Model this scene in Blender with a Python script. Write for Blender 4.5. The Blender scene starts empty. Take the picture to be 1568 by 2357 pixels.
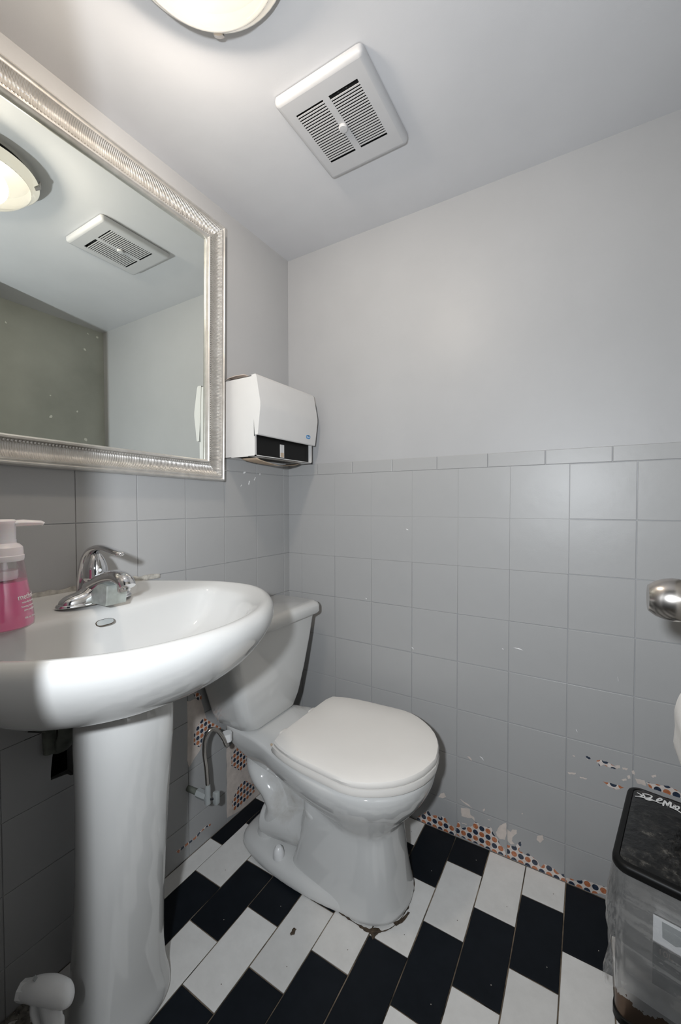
import bpy, bmesh, math, random
import numpy as np
from mathutils import Vector, Matrix
random.seed(7)
R = math.radians
scene = bpy.context.scene
COL = scene.collection
# ------------------------------------------------------------------ camera
W_PX, H_PX, F_PX = 1568.0, 2357.0, 943.9
HC = 2.019                                   # ceiling height
CAM = np.array([1.02246, -1.29273, 1.06865])
YAW, PIT, ROL = R(31.1916), R(-1.3351), R(-0.1195)
FW = np.array([-math.sin(YAW)*math.cos(PIT), math.cos(YAW)*math.cos(PIT), math.sin(PIT)])
_r = np.array([math.cos(YAW), math.sin(YAW), 0.0]); _u = np.cross(_r, FW)
RT = math.cos(ROL)*_r + math.sin(ROL)*_u
UP = -math.sin(ROL)*_r + math.cos(ROL)*_u
cam = bpy.data.cameras.new('camera'); cam_o = bpy.data.objects.new('camera', cam); COL.objects.link(cam_o)
cam.sensor_fit = 'HORIZONTAL'; cam.sensor_width = 36.0; cam.lens = F_PX/W_PX*36.0
cam.clip_start = 0.01; cam.clip_end = 50
cam_o.matrix_world = Matrix(((RT[0], UP[0], -FW[0], CAM[0]), (RT[1], UP[1], -FW[1], CAM[1]), (RT[2], UP[2], -FW[2], CAM[2]), (0, 0, 0, 1)))
scene.camera = cam_o
def hit(x, y, ax, v):                        # pixel of the photograph -> point on the plane axis=v
    d = FW + RT*(x - W_PX/2)/F_PX - UP*(y - H_PX/2)/F_PX
    return CAM + d*((v - CAM[ax])/d[ax])
# ------------------------------------------------------------------ light
scene.view_settings.view_transform = 'Standard'; scene.view_settings.look = 'None'
scene.view_settings.gamma = 1; scene.view_settings.use_curve_mapping = False
scene.view_settings.exposure = 0.22
world = bpy.data.worlds.new('world'); scene.world = world; world.use_nodes = True
bg = world.node_tree.nodes['Background']; bg.inputs[0].default_value = (.75, .8, .9, 1); bg.inputs[1].default_value = 0.03
fl = bpy.data.lights.new('camera_flash', 'SPOT'); fl.energy = 49; fl.color = (.90, .95, 1.0); fl.shadow_soft_size = 0.022
fl.spot_size = R(172); fl.spot_blend = 1.0
fo = bpy.data.objects.new('camera_flash', fl); COL.objects.link(fo); fo.location = (.956, -1.445, 1.165)
fo.rotation_euler = (Vector((.55, 0, 1.22))-Vector(fo.location)).to_track_quat('-Z', 'Y').to_euler()
LAMP_W, LAMP_COL = 19.0, (1.0, .90, .79)
scene.cycles.sample_clamp_indirect = 4.0
scene.cycles.blur_glossy = 1.0
scene.cycles.max_bounces = 10; scene.cycles.diffuse_bounces = 6; scene.cycles.transparent_max_bounces = 12

# ------------------------------------------------------------------ materials
def srgb(r, g, b):
    f = lambda c: c/12.92 if c <= .04045 else ((c+.055)/1.055)**2.4
    return (f(r/255), f(g/255), f(b/255), 1)
class N:
    def __init__(s, name):
        s.m = bpy.data.materials.new(name); s.m.use_nodes = True; s.t = s.m.node_tree
        s.b = s.t.nodes['Principled BSDF']; s.o = s.t.nodes['Material Output']
    def n(s, kind, **kw):
        nd = s.t.nodes.new(kind)
        for k, v in kw.items():
            if k in nd.inputs: nd.inputs[k].default_value = v
            else: setattr(nd, k, v)
        return nd
    def l(s, a, b): s.t.links.new(a, b)
    def val(s, x):
        v = s.n('ShaderNodeValue'); v.outputs[0].default_value = x; return v.outputs[0]
    def math(s, op, a, b=None):
        nd = s.n('ShaderNodeMath', operation=op)
        for i, q in enumerate((a, b)):
            if q is None: continue
            if isinstance(q, (int, float)): nd.inputs[i].default_value = q
            else: s.l(q, nd.inputs[i])
        return nd.outputs[0]
    def mix(s, f, a, b):
        nd = s.n('ShaderNodeMix', data_type='RGBA')
        for i, q in ((0, f), (6, a), (7, b)):
            if isinstance(q, (int, float, tuple)): nd.inputs[i].default_value = q
            else: s.l(q, nd.inputs[i])
        return nd.outputs[2]
    def coord(s, which='Object'): return s.n('ShaderNodeTexCoord').outputs[which]
    def noise(s, scale, detail=3, rough=.55, vec=None):
        nd = s.n('ShaderNodeTexNoise', Scale=scale, Detail=detail, Roughness=rough)
        s.l(vec or s.coord(), nd.inputs['Vector']); return nd.outputs['Fac']
    def ramp(s, f, stops):
        nd = s.n('ShaderNodeValToRGB'); e = nd.color_ramp.elements
        while len(e) < len(stops): e.new(.5)
        for q, (p, c) in zip(e, stops): q.position = p; q.color = c if len(c) == 4 else (*c, 1)
        s.l(f, nd.inputs[0]); return nd.outputs[0]
    def bump(s, h, strength=.2, dist=.002):
        nd = s.n('ShaderNodeBump', Strength=strength, Distance=dist); s.l(h, nd.inputs['Height']); s.l(nd.outputs[0], s.b.inputs['Normal']); return nd
    def setp(s, **kw):
        for k, v in kw.items():
            i = s.b.inputs[k.replace('_', ' ')]
            if hasattr(v, 'default_value') or isinstance(v, bpy.types.NodeSocket): s.l(v, i)
            else: i.default_value = v
        return s
def simple(name, col, rough, metal=0.0, var=.06, vscale=9, bump=0, bscale=200, **kw):
    s = N(name); f = s.noise(vscale)
    d = tuple(c*(1-var) for c in col[:3])+(1,); h = tuple(min(1, c*(1+var)) for c in col[:3])+(1,)
    c = s.ramp(f, [(.3, d), (.7, h)])
    s.setp(Base_Color=c, Roughness=rough, Metallic=metal, **kw)
    if bump: s.bump(s.noise(bscale), bump, .001)
    return s.m
def painted(name, col, rough=.42):
    s = N(name); f = s.noise(3.0, 4); f2 = s.noise(40, 3)
    c = s.ramp(f, [(.3, tuple(x*.96 for x in col[:3])), (.7, tuple(x*1.03 for x in col[:3]))])
    s.setp(Base_Color=c, Roughness=rough); s.b.inputs['Specular IOR Level'].default_value = .35
    nd = s.bump(s.noise(260, 3), .12, .0008)
    b2 = s.n('ShaderNodeBump', Strength=.25, Distance=.004); s.l(s.noise(9, 3), b2.inputs['Height']); s.l(b2.outputs[0], nd.inputs['Normal'])
    return s.m
PAINT = (.375, .375, .375)
M = {}
M['paint'] = painted('grey_wall_paint', (.41, .41, .415))
M['ceil'] = painted('grey_ceiling_paint', (.60, .60, .615), .4)
M['tilepaint'] = painted('grey_painted_tile', PAINT, .38)  # same grey as the wall paint, darkened to carry the dimmer light in colour
def darkwall():
    s = N('dark_scuffed_paint'); base = s.ramp(s.noise(4, 5), [(.3, (.25, .26, .235)), (.7, (.32, .33, .30))])
    v = s.n('ShaderNodeTexVoronoi', Scale=17.0); s.l(s.coord(), v.inputs['Vector'])
    jit = s.noise(60, 2)
    d = s.math('ADD', v.outputs['Distance'], s.math('MULTIPLY', jit, .25))
    k = s.math('LESS_THAN', d, .25); k = s.math('MULTIPLY', k, s.math('GREATER_THAN', s.noise(6, 2), .53))
    s.setp(Base_Color=s.mix(k, base, (.6, .6, .56, 1)), Roughness=.5); return s.m
M['darkwall'] = darkwall()
M['ceramic'] = simple('white_vitreous_china', (.61, .61, .60), .07, var=.02, vscale=5, Coat_Weight=.3, Coat_Roughness=.03)
def dirtyceramic():
    s = N('grimy_white_china'); f = s.noise(13, 6, .65); f2 = s.noise(4, 3)
    k = s.math('MULTIPLY', f, f2)
    c = s.ramp(k, [(.30, (.62, .62, .61)), (.40, (.54, .53, .51)), (.50, (.36, .33, .29))])
    s.setp(Base_Color=c, Roughness=.12); return s.m
M['dirtyceramic'] = dirtyceramic()
M['china'] = M['ceramic']
M['seat'] = simple('warm_white_seat_plastic', (.80, .77, .73), .32, var=.015)
M['whitemetal'] = simple('white_enamelled_steel', (.66, .65, .64), .22, var=.02)
M['whiteplastic'] = simple('white_plastic', (.74, .74, .74), .3, var=.02)
M['fan'] = simple('grey_painted_fan_cover', (.50, .50, .51), .4, var=.03)
M['chrome'] = simple('polished_chrome', (.75, .75, .76), .05, 1.0, var=.02)
M['limechrome'] = simple('limescaled_chrome', (.55, .60, .58), .28, .75, var=.15, vscale=60)
M['steel'] = simple('brushed_nickel', (.50, .47, .44), .24, 1.0, var=.06)
M['black'] = simple('black_plastic', (.005, .005, .005), .42, var=.1, Specular_IOR_Level=.22)
M['void'] = simple('shade_black', (.004, .004, .004), .9)  # colour puts shade in the wall hole and keeps the lamp pan unlit
M['pipe'] = simple('old_grey_pipe', (.12, .13, .11), .6, var=.3, vscale=40)
M['greyplastic'] = simple('grey_valve_plastic', (.36, .38, .38), .45, var=.08)
M['brown'] = simple('brown_kraft_paper', (.52, .40, .29), .8, var=.08, vscale=60, bump=.2)
M['tan'] = simple('pale_kraft_paper', (.60, .50, .43), .8, var=.06, vscale=60, bump=.2)
M['paper'] = simple('white_tissue_paper', (.80, .78, .75), .9, var=.03, vscale=80, bump=.3, bscale=300)
M['caulk'] = simple('old_caulk', (.42, .40, .36), .7, var=.35, vscale=70, bump=.5, bscale=90)
M['grime'] = simple('brown_grime', (.055, .038, .024), .85, var=.6, vscale=90, bump=.6)
M['blue'] = simple('blue_badge_print', (.07, .27, .55), .3, var=.03)
M['white'] = simple('white_print', (.85, .85, .85), .5, var=.01)
M['darkprint'] = simple('dark_print', (.02, .025, .025), .4, var=.1)
M['bare'] = simple('bare_pinkish_tile', (.62, .55, .50), .35, var=.10, vscale=40)
def grout():
    s = N('dirty_grout'); s.setp(Base_Color=s.ramp(s.noise(14, 4), [(.35, (.02, .016, .012)), (.6, (.22, .17, .12)), (.8, (.4, .36, .3))]), Roughness=.9); return s.m
M['grout'] = grout()
def floortile(name, a, b, rough):
    s = N(name); f = s.noise(7, 6, .65)
    oi = s.n('ShaderNodeObjectInfo')
    c = s.ramp(f, [(.35, a), (.7, b)])
    hs = s.n('ShaderNodeHueSaturation'); s.l(c, hs.inputs['Color'])
    s.l(s.math('ADD', s.math('MULTIPLY', oi.outputs['Random'], .14), .93), hs.inputs['Value'])
    v = s.n('ShaderNodeTexVoronoi', Scale=26.0); s.l(s.coord(), v.inputs['Vector'])
    speck = s.math('LESS_THAN', v.outputs['Distance'], .035)
    dark = a[0] < .1
    c2 = s.mix(speck, hs.outputs[0], (.35, .33, .30, 1) if dark else (.12, .10, .08, 1))
    s.b.inputs['Specular IOR Level'].default_value = .18 if dark else .4
    s.setp(Base_Color=c2, Roughness=s.math('ADD', s.math('MULTIPLY', f, .25), rough)); s.bump(s.noise(150, 3), .08, .001)
    return s.m
M['wtile'] = floortile('white_floor_tile', (.64, .63, .61), (.78, .77, .75), .25)
M['btile'] = floortile('black_floor_tile', (.004, .006, .009), (.010, .013, .018), .42)
def dots(name, pitch, axis):
    s = N(name); c = s.coord(); sp = s.n('ShaderNodeSeparateXYZ'); s.l(c, sp.inputs[0])
    u = s.math('DIVIDE', s.math('ADD', sp.outputs[axis], 3.0), pitch); v = s.math('DIVIDE', s.math('ADD', sp.outputs[2], 3.0), pitch)
    fu, fv = s.math('FLOOR', u), s.math('FLOOR', v)
    du = s.math('SUBTRACT', s.math('SUBTRACT', u, fu), .5); dv = s.math('SUBTRACT', s.math('SUBTRACT', v, fv), .5)
    d = s.math('SQRT', s.math('ADD', s.math('MULTIPLY', du, du), s.math('MULTIPLY', dv, dv)))
    par = s.math('MODULO', s.math('ADD', fu, fv), 2.0)
    inside = s.math('LESS_THAN', d, .415)
    nz = s.noise(140, 3)
    org = s.ramp(nz, [(.3, (.33, .10, .04)), (.7, (.55, .22, .11))]); nav = s.ramp(nz, [(.3, (.008, .014, .03)), (.75, (.05, .07, .11))])
    base = s.ramp(s.noise(60, 3), [(.3, (.55, .49, .45)), (.7, (.72, .66, .62))])
    s.setp(Base_Color=s.mix(inside, base, s.mix(par, org, nav)), Roughness=.3); return s.m
M['dots_x'] = dots('dotted_tile_print', .0187, 0)
M['dots_y'] = dots('small_dotted_tile_print', .0151, 1)
def mirror_glass():
    s = N('mirror_glass'); s.setp(Base_Color=s.ramp(s.noise(5, 3), [(.3, (.87, .91, .87)), (.7, (.90, .94, .90))]), Metallic=1.0, Roughness=.0)
    k = s.noise(3, 4); s.l(s.math('MULTIPLY', s.math('GREATER_THAN', k, .9), .1), s.b.inputs['Roughness']); return s.m
M['mirror'] = mirror_glass()
def silver(name, axis=None):
    s = N(name); c = s.coord(); f = s.noise(35, 4, .6)
    s.setp(Base_Color=s.ramp(f, [(.25, (.58, .555, .52)), (.75, (.76, .74, .71))]), Metallic=.75, Roughness=.30)
    if axis is not None:
        w = s.n('ShaderNodeTexWave', wave_type='BANDS', bands_direction='YZ'[axis], Scale=72.0, Distortion=1.2, Detail=2.0); w.inputs['Detail Scale'].default_value = .6
        s.l(c, w.inputs['Vector']); s.bump(w.outputs['Fac'], .75, .0035)
    else: s.bump(f, .1, .001)
    return s.m
M['silver'] = silver('silver_leaf_frame'); M['rib_y'] = silver('ribbed_silver_leaf_horizontal', 0); M['rib_z'] = silver('ribbed_silver_leaf_vertical', 1)
def lampglass():
    s = N('alabaster_lamp_glass'); t = s.t
    tr = s.n('ShaderNodeBsdfTransparent'); tr.inputs[0].default_value = (1, .97, .92, 1)
    tl = s.n('ShaderNodeBsdfTranslucent'); tl.inputs[0].default_value = (.0035, .003, .0022, 1)
    em = s.n('ShaderNodeEmission'); s.l(s.ramp(s.noise(9, 4), [(.3, (1, .89, .72)), (.7, (1, .95, .84))]), em.inputs[0]); em.inputs[1].default_value = 1.25
    ad = s.n('ShaderNodeAddShader'); mx = s.n('ShaderNodeMixShader'); mx.inputs[0].default_value = .55
    gl = s.n('ShaderNodeBsdfGlossy'); gl.inputs['Roughness'].default_value = .08; fr = s.n('ShaderNodeFresnel'); m2 = s.n('ShaderNodeMixShader')
    s.l(tl.outputs[0], ad.inputs[0]); s.l(em.outputs[0], ad.inputs[1]); s.l(tr.outputs[0], mx.inputs[1]); s.l(ad.outputs[0], mx.inputs[2])
    s.l(fr.outputs[0], m2.inputs[0]); s.l(mx.outputs[0], m2.inputs[1]); s.l(gl.outputs[0], m2.inputs[2]); s.l(m2.outputs[0], s.o.inputs[0]); return s.m
M['lampglass'] = lampglass()
def film(name, col, opac, rough, spec=1.0):
    s = N(name); tr = s.n('ShaderNodeBsdfTransparent'); tr.inputs[0].default_value = (1, 1, 1, 1)
    df = s.n('ShaderNodeBsdfDiffuse'); df.inputs[0].default_value = col
    gl = s.n('ShaderNodeBsdfGlossy'); gl.inputs['Roughness'].default_value = rough
    lw = s.n('ShaderNodeLayerWeight', Blend=.35)
    mx = s.n('ShaderNodeMixShader'); nz = s.noise(30, 4)
    s.l(s.math('ADD', s.math('MULTIPLY', lw.outputs['Facing'], .38), s.math('MULTIPLY', nz, opac*2)), mx.inputs[0])
    m2 = s.n('ShaderNodeMixShader'); s.l(s.math('MULTIPLY', s.math('ADD', lw.outputs['Fresnel'], .05), spec), m2.inputs[0])
    bp = s.n('ShaderNodeBump', Strength=.5, Distance=.004); s.l(s.noise(22, 4, .5), bp.inputs['Height']); s.l(bp.outputs[0], gl.inputs['Normal'])
    s.l(tr.outputs[0], mx.inputs[1]); s.l(df.outputs[0], mx.inputs[2]); s.l(mx.outputs[0], m2.inputs[1]); s.l(gl.outputs[0], m2.inputs[2]); s.l(m2.outputs[0], s.o.inputs[0]); return s.m
M['bag'] = film('clear_bag_film', (.85, .85, .84, 1), .085, .06)
M['bottle'] = film('clear_bottle_plastic', (.9, .7, .75, 1), .015, .08, .6)
def soap():
    s = N('pink_soap'); s.setp(Base_Color=s.ramp(s.noise(8, 2), [(.3, (.93, .20, .42)), (.7, (.97, .27, .50))]), Roughness=.12)
    s.b.inputs['Subsurface Weight'].default_value = .35; s.b.inputs['Subsurface Radius'].default_value = (.02, .006, .01); return s.m
M['soap'] = soap()
M['frostcap'] = simple('frosted_pump_plastic', (.86, .78, .80), .35, var=.03, Subsurface_Weight=.2)
def binlid():
    s = N('glossy_black_lid_panel'); f = s.noise(16, 6, .7); v = s.noise(55, 4, .7)
    s.setp(Base_Color=s.ramp(s.math('MULTIPLY', f, v), [(.24, (.004, .004, .004)), (.33, (.03, .028, .025)), (.43, (.16, .15, .13))]), Roughness=.16)
    s.bump(s.noise(34, 5, .6), .6, .004); return s.m
M['binlid'] = binlid()
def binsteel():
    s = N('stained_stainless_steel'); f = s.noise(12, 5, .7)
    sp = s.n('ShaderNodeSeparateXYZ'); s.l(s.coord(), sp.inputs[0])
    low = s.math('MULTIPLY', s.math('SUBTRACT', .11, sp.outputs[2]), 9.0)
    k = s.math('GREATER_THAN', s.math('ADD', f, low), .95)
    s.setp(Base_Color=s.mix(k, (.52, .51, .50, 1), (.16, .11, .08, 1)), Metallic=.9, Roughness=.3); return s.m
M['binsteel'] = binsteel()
M['doorpaint'] = painted('door_paint', (.45, .44, .42))

# ------------------------------------------------------------------ object helpers
def link(o, parent=None):
    COL.objects.link(o)
    if parent is not None: o.parent = parent
    return o
def mesh_obj(name, verts, faces, mat, parent=None, smooth=True, ang=35, sub=0):
    me = bpy.data.meshes.new(name); me.from_pydata([tuple(map(float, v)) for v in verts], [], faces)
    bm = bmesh.new(); bm.from_mesh(me); bmesh.ops.recalc_face_normals(bm, faces=bm.faces); bm.to_mesh(me); bm.free()
    if smooth:
        me.shade_smooth()
        if not sub: me.set_sharp_from_angle(angle=R(ang))
    if mat is not None: me.materials.append(mat if not isinstance(mat, str) else M[mat])
    o = link(bpy.data.objects.new(name, me), parent)
    if sub:
        md = o.modifiers.new('subdivision', 'SUBSURF'); md.levels = sub; md.render_levels = sub
    return o
def bm_obj(name, bm, mat, parent=None, smooth=True, ang=35):
    bmesh.ops.recalc_face_normals(bm, faces=bm.faces)
    me = bpy.data.meshes.new(name); bm.to_mesh(me); bm.free()
    if smooth: me.shade_smooth(); me.set_sharp_from_angle(angle=R(ang))
    me.materials.append(M[mat] if isinstance(mat, str) else mat)
    return link(bpy.data.objects.new(name, me), parent)
def box_bm(lo, hi, bev=0.0, seg=1, bm=None):
    bm = bm or bmesh.new(); c = [(a+b)/2 for a, b in zip(lo, hi)]; s = [abs(b-a) for a, b in zip(lo, hi)]
    r = bmesh.ops.create_cube(bm, size=1.0, matrix=Matrix.Translation(c) @ Matrix.Diagonal((*s, 1)))
    if bev:
        es = list({e for v in r['verts'] for e in v.link_edges})
        bmesh.ops.bevel(bm, geom=es, offset=bev, segments=seg, affect='EDGES', profile=.5)
    return bm
def box(name, lo, hi, mat, parent=None, bev=0.0, seg=2):
    return bm_obj(name, box_bm(lo, hi, bev, seg), mat, parent)
def tag(o, label, cat, group=None, kind=None):
    o['label'] = label; o['category'] = cat
    if group: o['group'] = group
    if kind: o['kind'] = kind
    return o
def empty(name, loc, label, cat, group=None):
    o = link(bpy.data.objects.new(name, None)); o.location = loc; o.empty_display_size = .05
    bpy.context.view_layer.update()
    return tag(o, label, cat, group)
def adopt(root, *obs):                       # parts are built in room coordinates, then hung under the thing
    inv = Matrix.Translation(-Vector(root.location))
    for o in obs:
        o.parent = root; o.matrix_parent_inverse = inv
def loft(rings, cap0=True, cap1=True, closed=True):
    n = len(rings[0]); v = [p for r in rings for p in r]; f = []
    for i in range(len(rings)-1):
        for j in range(n if closed else n-1):
            a, b = i*n+j, i*n+(j+1) % n; f.append((a, b, b+n, a+n))
    if cap0: f.append(tuple(range(n))[::-1])
    if cap1: f.append(tuple(range((len(rings)-1)*n, len(rings)*n)))
    return v, f
def tube(path, rad, n=12, flat=None, up0=(0, 0, 1), caps=True):
    """tapered tube along a polyline; rad scalar or list of (ra, rb)"""
    P = [np.array(p, float) for p in path]; rings = []; up = np.array(up0, float)
    for i, p in enumerate(P):
        t = P[min(i+1, len(P)-1)] - P[max(i-1, 0)]; t /= np.linalg.norm(t)
        side = np.cross(t, up)
        if np.linalg.norm(side) < 1e-4: side = np.cross(t, np.array([1.0, 0, .1]))
        side /= np.linalg.norm(side); up = np.cross(side, t); up /= np.linalg.norm(up)
        r = rad[i] if isinstance(rad, (list, tuple)) else rad
        ra, rb = r if isinstance(r, (list, tuple)) else (r, r)
        rings.append([p + side*ra*math.cos(2*math.pi*k/n) + up*rb*math.sin(2*math.pi*k/n) for k in range(n)])
    return loft(rings, caps, caps)
def smooth_path(pts, k=6):
    P = [np.array(p, float) for p in pts]; out = []
    for i in range(len(P)-1):
        p0, p1, p2, p3 = P[max(i-1, 0)], P[i], P[i+1], P[min(i+2, len(P)-1)]
        for j in range(k):
            t = j/k; out.append(.5*((2*p1)+(-p0+p2)*t+(2*p0-5*p1+4*p2-p3)*t*t+(-p0+3*p1-3*p2+p3)*t**3))
    return out+[P[-1]]
def lathe(prof, c, n=40, axis='Z'):
    rings = []
    for r, h in prof:
        ring = []
        for k in range(n):
            a = 2*math.pi*k/n; x, y = r*math.cos(a), r*math.sin(a)
            ring.append((c[0]+x, c[1]+y, c[2]+h) if axis == 'Z' else (c[0]-h, c[1]+x, c[2]+y))
        rings.append(ring)
    return loft(rings)
def text_mesh(txt, size, extrude=0.0002):
    cu = bpy.data.curves.new('lettering', 'FONT'); cu.body = txt; cu.size = size; cu.extrude = extrude; cu.align_x = 'CENTER'; cu.align_y = 'CENTER'
    o = bpy.data.objects.new('lettering', cu); COL.objects.link(o); bpy.context.view_layer.update()
    me = bpy.data.meshes.new_from_object(o.evaluated_get(bpy.context.evaluated_depsgraph_get()))
    bpy.data.objects.remove(o); return me
def text_obj(name, txt, size, place, mat, parent=None, extrude=.0002):
    me = text_mesh(txt, size, extrude)
    for v in me.vertices: v.co = Vector(place(v.co.x, v.co.y, v.co.z))
    me.materials.clear(); me.materials.append(M[mat]); me.name = name
    o = bpy.data.objects.new(name, me); link(o, parent); return o

# ------------------------------------------------------------------ room shell
TX = .1524; X0, Y0, Z0 = .36669, -.79559, .25918     # wall tile module and joint positions
XR = 1.337; YF = -1.18                                # right wall, front wall (inner faces)
TT = .0018                                             # tile thickness
CAPZ0, CAPZ1 = Z0+6*TX, 1.2160
def struct(o, label, cat): return tag(o, label, cat, kind='structure')
def merged(name, boxes, mat):
    bm = bmesh.new()
    for lo, hi in boxes: box_bm(lo, hi, 0, 1, bm)
    return bm_obj(name, bm, mat, smooth=False)
HOLE = (-.905, -.80, .425, .585)                      # rough hole in the wall under the sink (y0,y1,z0,z1)
wl = merged('wall_left', [((-.05, YF, CAPZ1), (-.003, .05, HC+.05)), ((-.05, YF, -.03), (-TT-.0008, HOLE[0], CAPZ1)), ((-.05, HOLE[1], -.03), (-TT-.0008, .05, CAPZ1)),
     ((-.05, HOLE[0], -.03), (-TT-.0008, HOLE[1], HOLE[2])), ((-.05, HOLE[0], HOLE[3]), (-TT-.0008, HOLE[1], CAPZ1)), ((-.16, HOLE[0]-.02, HOLE[2]-.02), (-.15, HOLE[1]+.02, HOLE[3]+.02))], 'paint')
struct(wl, 'light grey painted wall with square tiled lower half behind sink and toilet', 'wall')
cav = box_bm((-.15, HOLE[0]-.001, HOLE[2]-.001), (-.012, HOLE[1]+.001, HOLE[3]+.001))
bmesh.ops.delete(cav, geom=[f for f in cav.faces if f.normal.x > .9], context='FACES'); bm_obj('wall_cavity', cav, 'void', wl, False)  # lining painted near-black in place of shade inside the hole
wb = merged('wall_back', [((-.05, .004, CAPZ1), (XR, .05, HC+.05)), ((-.05, TT+.0008, -.03), (XR, .05, CAPZ1))], 'paint')
struct(wb, 'light grey painted wall with chipped square tiles beside the toilet', 'wall')
wr = box('wall_right', (XR, YF, -.03), (XR+.05, .05, HC+.05), 'darkwall'); struct(wr, 'dark grey scuffed wall seen in the mirror', 'wall')
DX0, DX1, DZ = .597, 1.212, 1.985
wf = merged('wall_front', [((-.05, YF-.12, -.03), (DX0, YF, HC+.05)), ((DX1, YF-.12, -.03), (XR+.05, YF, HC+.05)), ((DX0, YF-.12, DZ), (DX1, YF, HC+.05))], 'paint')
struct(wf, 'grey wall with the doorway the photo is taken from', 'wall')
ce = box('ceiling', (-.05, YF-.12, HC), (XR+.05, .05, HC+.05), 'ceil'); struct(ce, 'smooth light grey painted ceiling', 'ceiling')
fb = box('floor', (-.05, YF-.7, -.03), (XR+.05, .05, -.003), 'grout'); struct(fb, 'black and white tiled floor with dirty grout', 'floor')

def tile_mesh(w, h, bev=.0011):
    """tile with its face in the local XY plane, z = 0 face, thickness TT behind"""
    bm = box_bm((0, 0, -TT), (w, h, 0))
    es = [e for e in bm.edges if all(v.co.z > -1e-6 for v in e.verts)]
    bmesh.ops.bevel(bm, geom=es, offset=bev, segments=2, affect='EDGES', profile=.5)
    bmesh.ops.delete(bm, geom=[f for f in bm.faces if f.calc_center_median().z < -TT+1e-5], context='FACES')
    me = bpy.data.meshes.new('tile'); bmesh.ops.recalc_face_normals(bm, faces=bm.faces); bm.to_mesh(me); bm.free()
    return me
CACHE = {}
def tile(name, parent, mat, origin, w, h, basis, gap, prot=0.0, bev=.0011):
    key = (round(w-gap, 4), round(h-gap, 4), mat, bev)
    if key not in CACHE:
        me = tile_mesh(w-gap, h-gap, bev); me.materials.append(M[mat]); me.name = name; CACHE[key] = me
    o = bpy.data.objects.new(name, CACHE[key]); COL.objects.link(o); o.parent = parent
    u, v, nrm = [Vector(b) for b in basis]
    p = Vector(origin)+u*gap/2+v*gap/2+nrm*prot
    o.matrix_world = Matrix(((u.x, v.x, nrm.x, p.x), (u.y, v.y, nrm.y, p.y), (u.z, v.z, nrm.z, p.z), (0, 0, 0, 1)))
    return o
BB = ((1, 0, 0), (0, 0, 1), (0, -1, 0)); BL = ((0, 1, 0), (0, 0, 1), (1, 0, 0))
xs = [-TT]+[X0+k*TX for k in range(-2, 7)]; xs = [x for x in xs if x < XR-.01]+[XR]
zs = [0]+[Z0+k*TX for k in range(-1, 7)]
for i in range(len(xs)-1):
    for j in range(len(zs)-1):
        cx, cz = (xs[i]+xs[i+1])/2, (zs[j]+zs[j+1])/2
        g, pr = .0020, random.uniform(-.0005, .0005)
        if cz > .72 and cx < .97: g = .0009                              # joints half filled by old skim coat
        if .86 < cz < 1.17 and .05 < cx < .97: g, pr = .0002, 0
        if .72 < cz < .86 and .5 < cx < .8: g = .0006
        tile('wall_tile', wb, 'tilepaint', (xs[i], 0, zs[j]), xs[i+1]-xs[i], zs[j+1]-zs[j], BB, g, pr, .0011 if g > .001 else (.0007 if g > .0007 else .00025))
cx_ = [-TT, .137, .2898, .446, .603, .76, .9165, 1.075, 1.23, XR]
for i in range(len(cx_)-1):
    tile('cap_tile', wb, 'tilepaint', (cx_[i], 0, CAPZ0), cx_[i+1]-cx_[i], CAPZ1-CAPZ0, BB, .0014 if cx_[i] > .75 else .0008, .0006, .0016)
ys = [YF]+[Y0+k*TX for k in range(-2, 6)]+[TT]
for i in range(len(ys)-1):
    for j in range(len(zs)-1):
        if abs(ys[i]-(Y0-TX)) < .01 and .4 < zs[j] < .7: continue        # the broken tiles
        tile('wall_tile', wl, 'tilepaint', (0, ys[i], zs[j]), ys[i+1]-ys[i], zs[j+1]-zs[j], BL, .0016, random.uniform(-.0003, .0003))
    tile('cap_tile', wl, 'tilepaint', (0, ys[i], CAPZ0), ys[i+1]-ys[i], CAPZ1-CAPZ0, BL, .0012, .0006, .0016)
def slab(name, pts, nrm, t, mat, parent, back=0.0):
    """flat irregular piece: outline pts in the wall plane, thickness t along nrm"""
    nv = Vector(nrm); a = [Vector(p)-nv*back for p in pts]; b = [p+nv*t for p in a]; n = len(a)
    f = [tuple(range(n))[::-1], tuple(range(n, 2*n))]+[(i, (i+1) % n, n+(i+1) % n, n+i) for i in range(n)]
    return mesh_obj(name, [tuple(p) for p in a+b], f, mat, parent, smooth=False)
ya, yb, za, zb_, zc = Y0-TX+.0008, Y0-.0008, Z0+TX+.0008, Z0+2*TX, Z0+3*TX-.0008
low = [(0, ya, za), (0, yb, za), (0, yb, .428), (0, -.817, .437), (0, -.823, .444), (0, -.857, .449), (0, -.8565, .468), (0, -.853, .500), (0, -.848, .522), (0, -.850, .54), (0, -.868, zb_-.0008), (0, ya, zb_-.0008)]
upp = [(0, ya, zb_+.0008), (0, -.874, zb_+.0008), (0, -.899, .578), (0, -.893, .59), (0, -.86, .60), (0, -.83, .596), (0, yb, .6), (0, yb, zc), (0, ya, zc)]
for q in (low, upp): slab('broken_wall_tile', q, (1, 0, 0), TT, 'tilepaint', wl, back=TT)

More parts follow.
